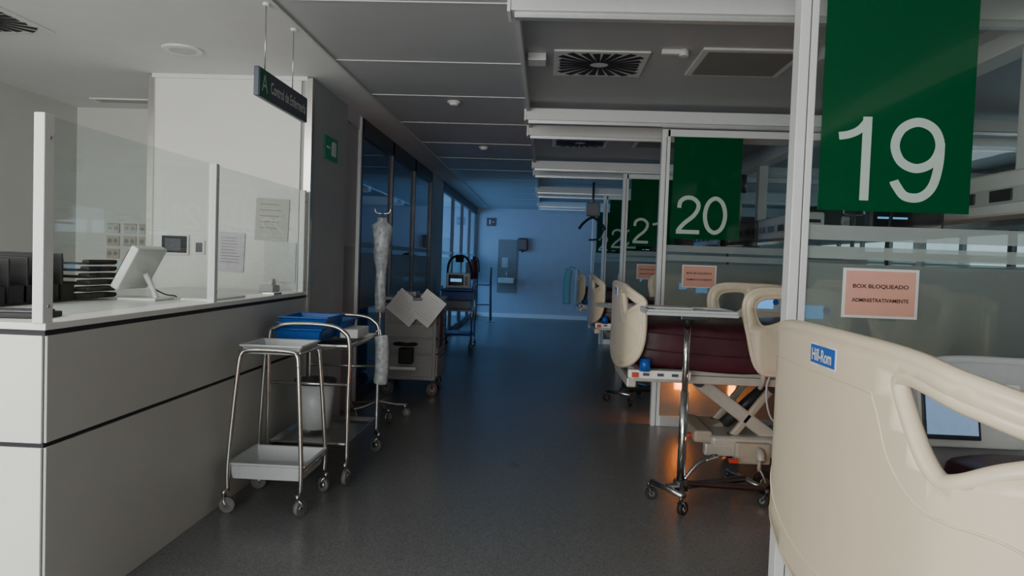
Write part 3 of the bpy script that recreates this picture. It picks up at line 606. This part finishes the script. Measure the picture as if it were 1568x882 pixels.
def wall_unit(y):
    group('equipment_rack',(3.05,y,0)); 
    cyl('pole',(0,0,.1),(0,0,2.0),.02,M_steel)
    for i,z in enumerate((.85,1.0,1.15,1.3,1.45)): box('infusion_pump_%d'%i,(-.12,-.1,z),(.12,.06,z+.12),M_plas,.012); box('pump_screen_%d'%i,(-.09,-.105,z+.03),(.02,-.1,z+.09),M_scrblue if i%2 else M_screen)
    box('shelf',(-.3,-.15,.7),(.3,.2,.73),M_plas,.006)
    for i in range(4): a=i*math.pi/2+.4; tube('leg_%d'%i,[(0,0,.13),(.28*math.cos(a),.28*math.sin(a),.09)],.018,M_darkm,0); castor(str(i),.28*math.cos(a),.28*math.sin(a),.035,a,M_darkm)
    tube('hooks',[(-.1,0,2.05),(-.08,0,2.0),(.08,0,2.0),(.1,0,2.05)],.008,M_steel); box('fluid_bag',(-.12,-.02,1.75),(-.04,.02,1.98),M_bag,.015); end()
for y in yp[:4]: supply_beam(y); pendant(1.75,y+1.55); wall_unit(y+.95)
group('lift_hoist',(.75,12.5,0)); cyl('strap',(0,0,2.2),(0,0,2.79),.02,M_darkm); box('motor',(-.12,-.1,2.22),(.12,.1,2.45),M_door,.03); tube('bar',[(-.22,0,2.0),(-.15,0,2.1),(0,0,2.2),(.15,0,2.1),(.22,0,2.0)],.022,M_blk); tube('sling',[(.2,0,2.02),(.12,0,1.85),(-.05,0,1.82)],.015,M_blk); end()
def night(loc,e,w=.06):
    group('night_light',loc); z=loc[2]; box('housing',(-w-.015,.0,-.065),(w+.015,.04,.065),M_white,.006); box('lens',(-w,-.006,-.05),(w,.0,.05),M_amber,.003); cyl('stand',(0,.02,-z+.015),(0,.02,-.04),.012,M_darkm); box('foot',(-.08,-.05,-z),(.08,.09,-z+.015),M_darkm,.004); end()
    p=D.lights.new('night_light_glow','POINT'); p.energy=e; p.color=(1,.22,.015); p.shadow_soft_size=.04; o=D.objects.new('night_light_glow',p); COL.objects.link(o); o.location=(loc[0],loc[1]-.06,loc[2])
night((1.26,6.72,.36),5,.05); night((1.74,6.80,.30),2,.03); night((1.72,4.25,.22),2.5,.03)  # last one added so its glow imitates an orange reflection on the floor
# ------------------------------------------------------------ lights
def area(name,loc,rot,sx,sy,e,col):
    l=D.lights.new(name,'AREA'); l.shape='RECTANGLE'; l.size=sx; l.size_y=sy; l.energy=e; l.color=col
    o=D.objects.new(name,l); COL.objects.link(o); o.location=loc; o.rotation_euler=[math.radians(a) for a in rot]; return o
area('lobby_light',(-2.2,-2.8,1.5),(94,0,0),4.2,2.1,255,(.97,.985,.96))
area('station_ceiling_lamp',(-3.3,1.6,2.69),(0,0,0),1.2,1.2,62,(1,.98,.93))
area('rear_room_daylight',(-4.38,15.2,1.65),(0,-90,0),1.5,5.6,120,(.20,.43,1.0))
area('side_room_daylight',(-4.35,9,1.65),(0,-90,0),1.2,3.0,9,(.2,.45,1.0))
area('bed_bay_daylight',(5.5,10.5,1.8),(0,90,0),.8,9,16,(.55,.8,1.0))
area('bed_bay_lamp',(4.6,4.9,2.77),(0,0,0),.6,1.2,8,(.85,.93,1.0))
w=D.worlds.new('world'); bpy.context.scene.world=w; w.use_nodes=True; w.node_tree.nodes['Background'].inputs[0].default_value=(.3,.4,.5,1); w.node_tree.nodes['Background'].inputs[1].default_value=.2
# ------------------------------------------------------------ camera
R=Matrix.Rotation(math.radians(2.6),3,'Z')@Matrix.Rotation(math.radians(90-2.1),3,'X')@Matrix.Rotation(math.radians(2.0),3,'Z')
cd=D.cameras.new('camera'); cam=D.objects.new('camera',cd); COL.objects.link(cam); cam.matrix_world=Matrix.Translation((0,0,1.42))@R.to_4x4(); cd.lens=1150/1600*36; cd.clip_start=.05
bpy.context.scene.camera=cam
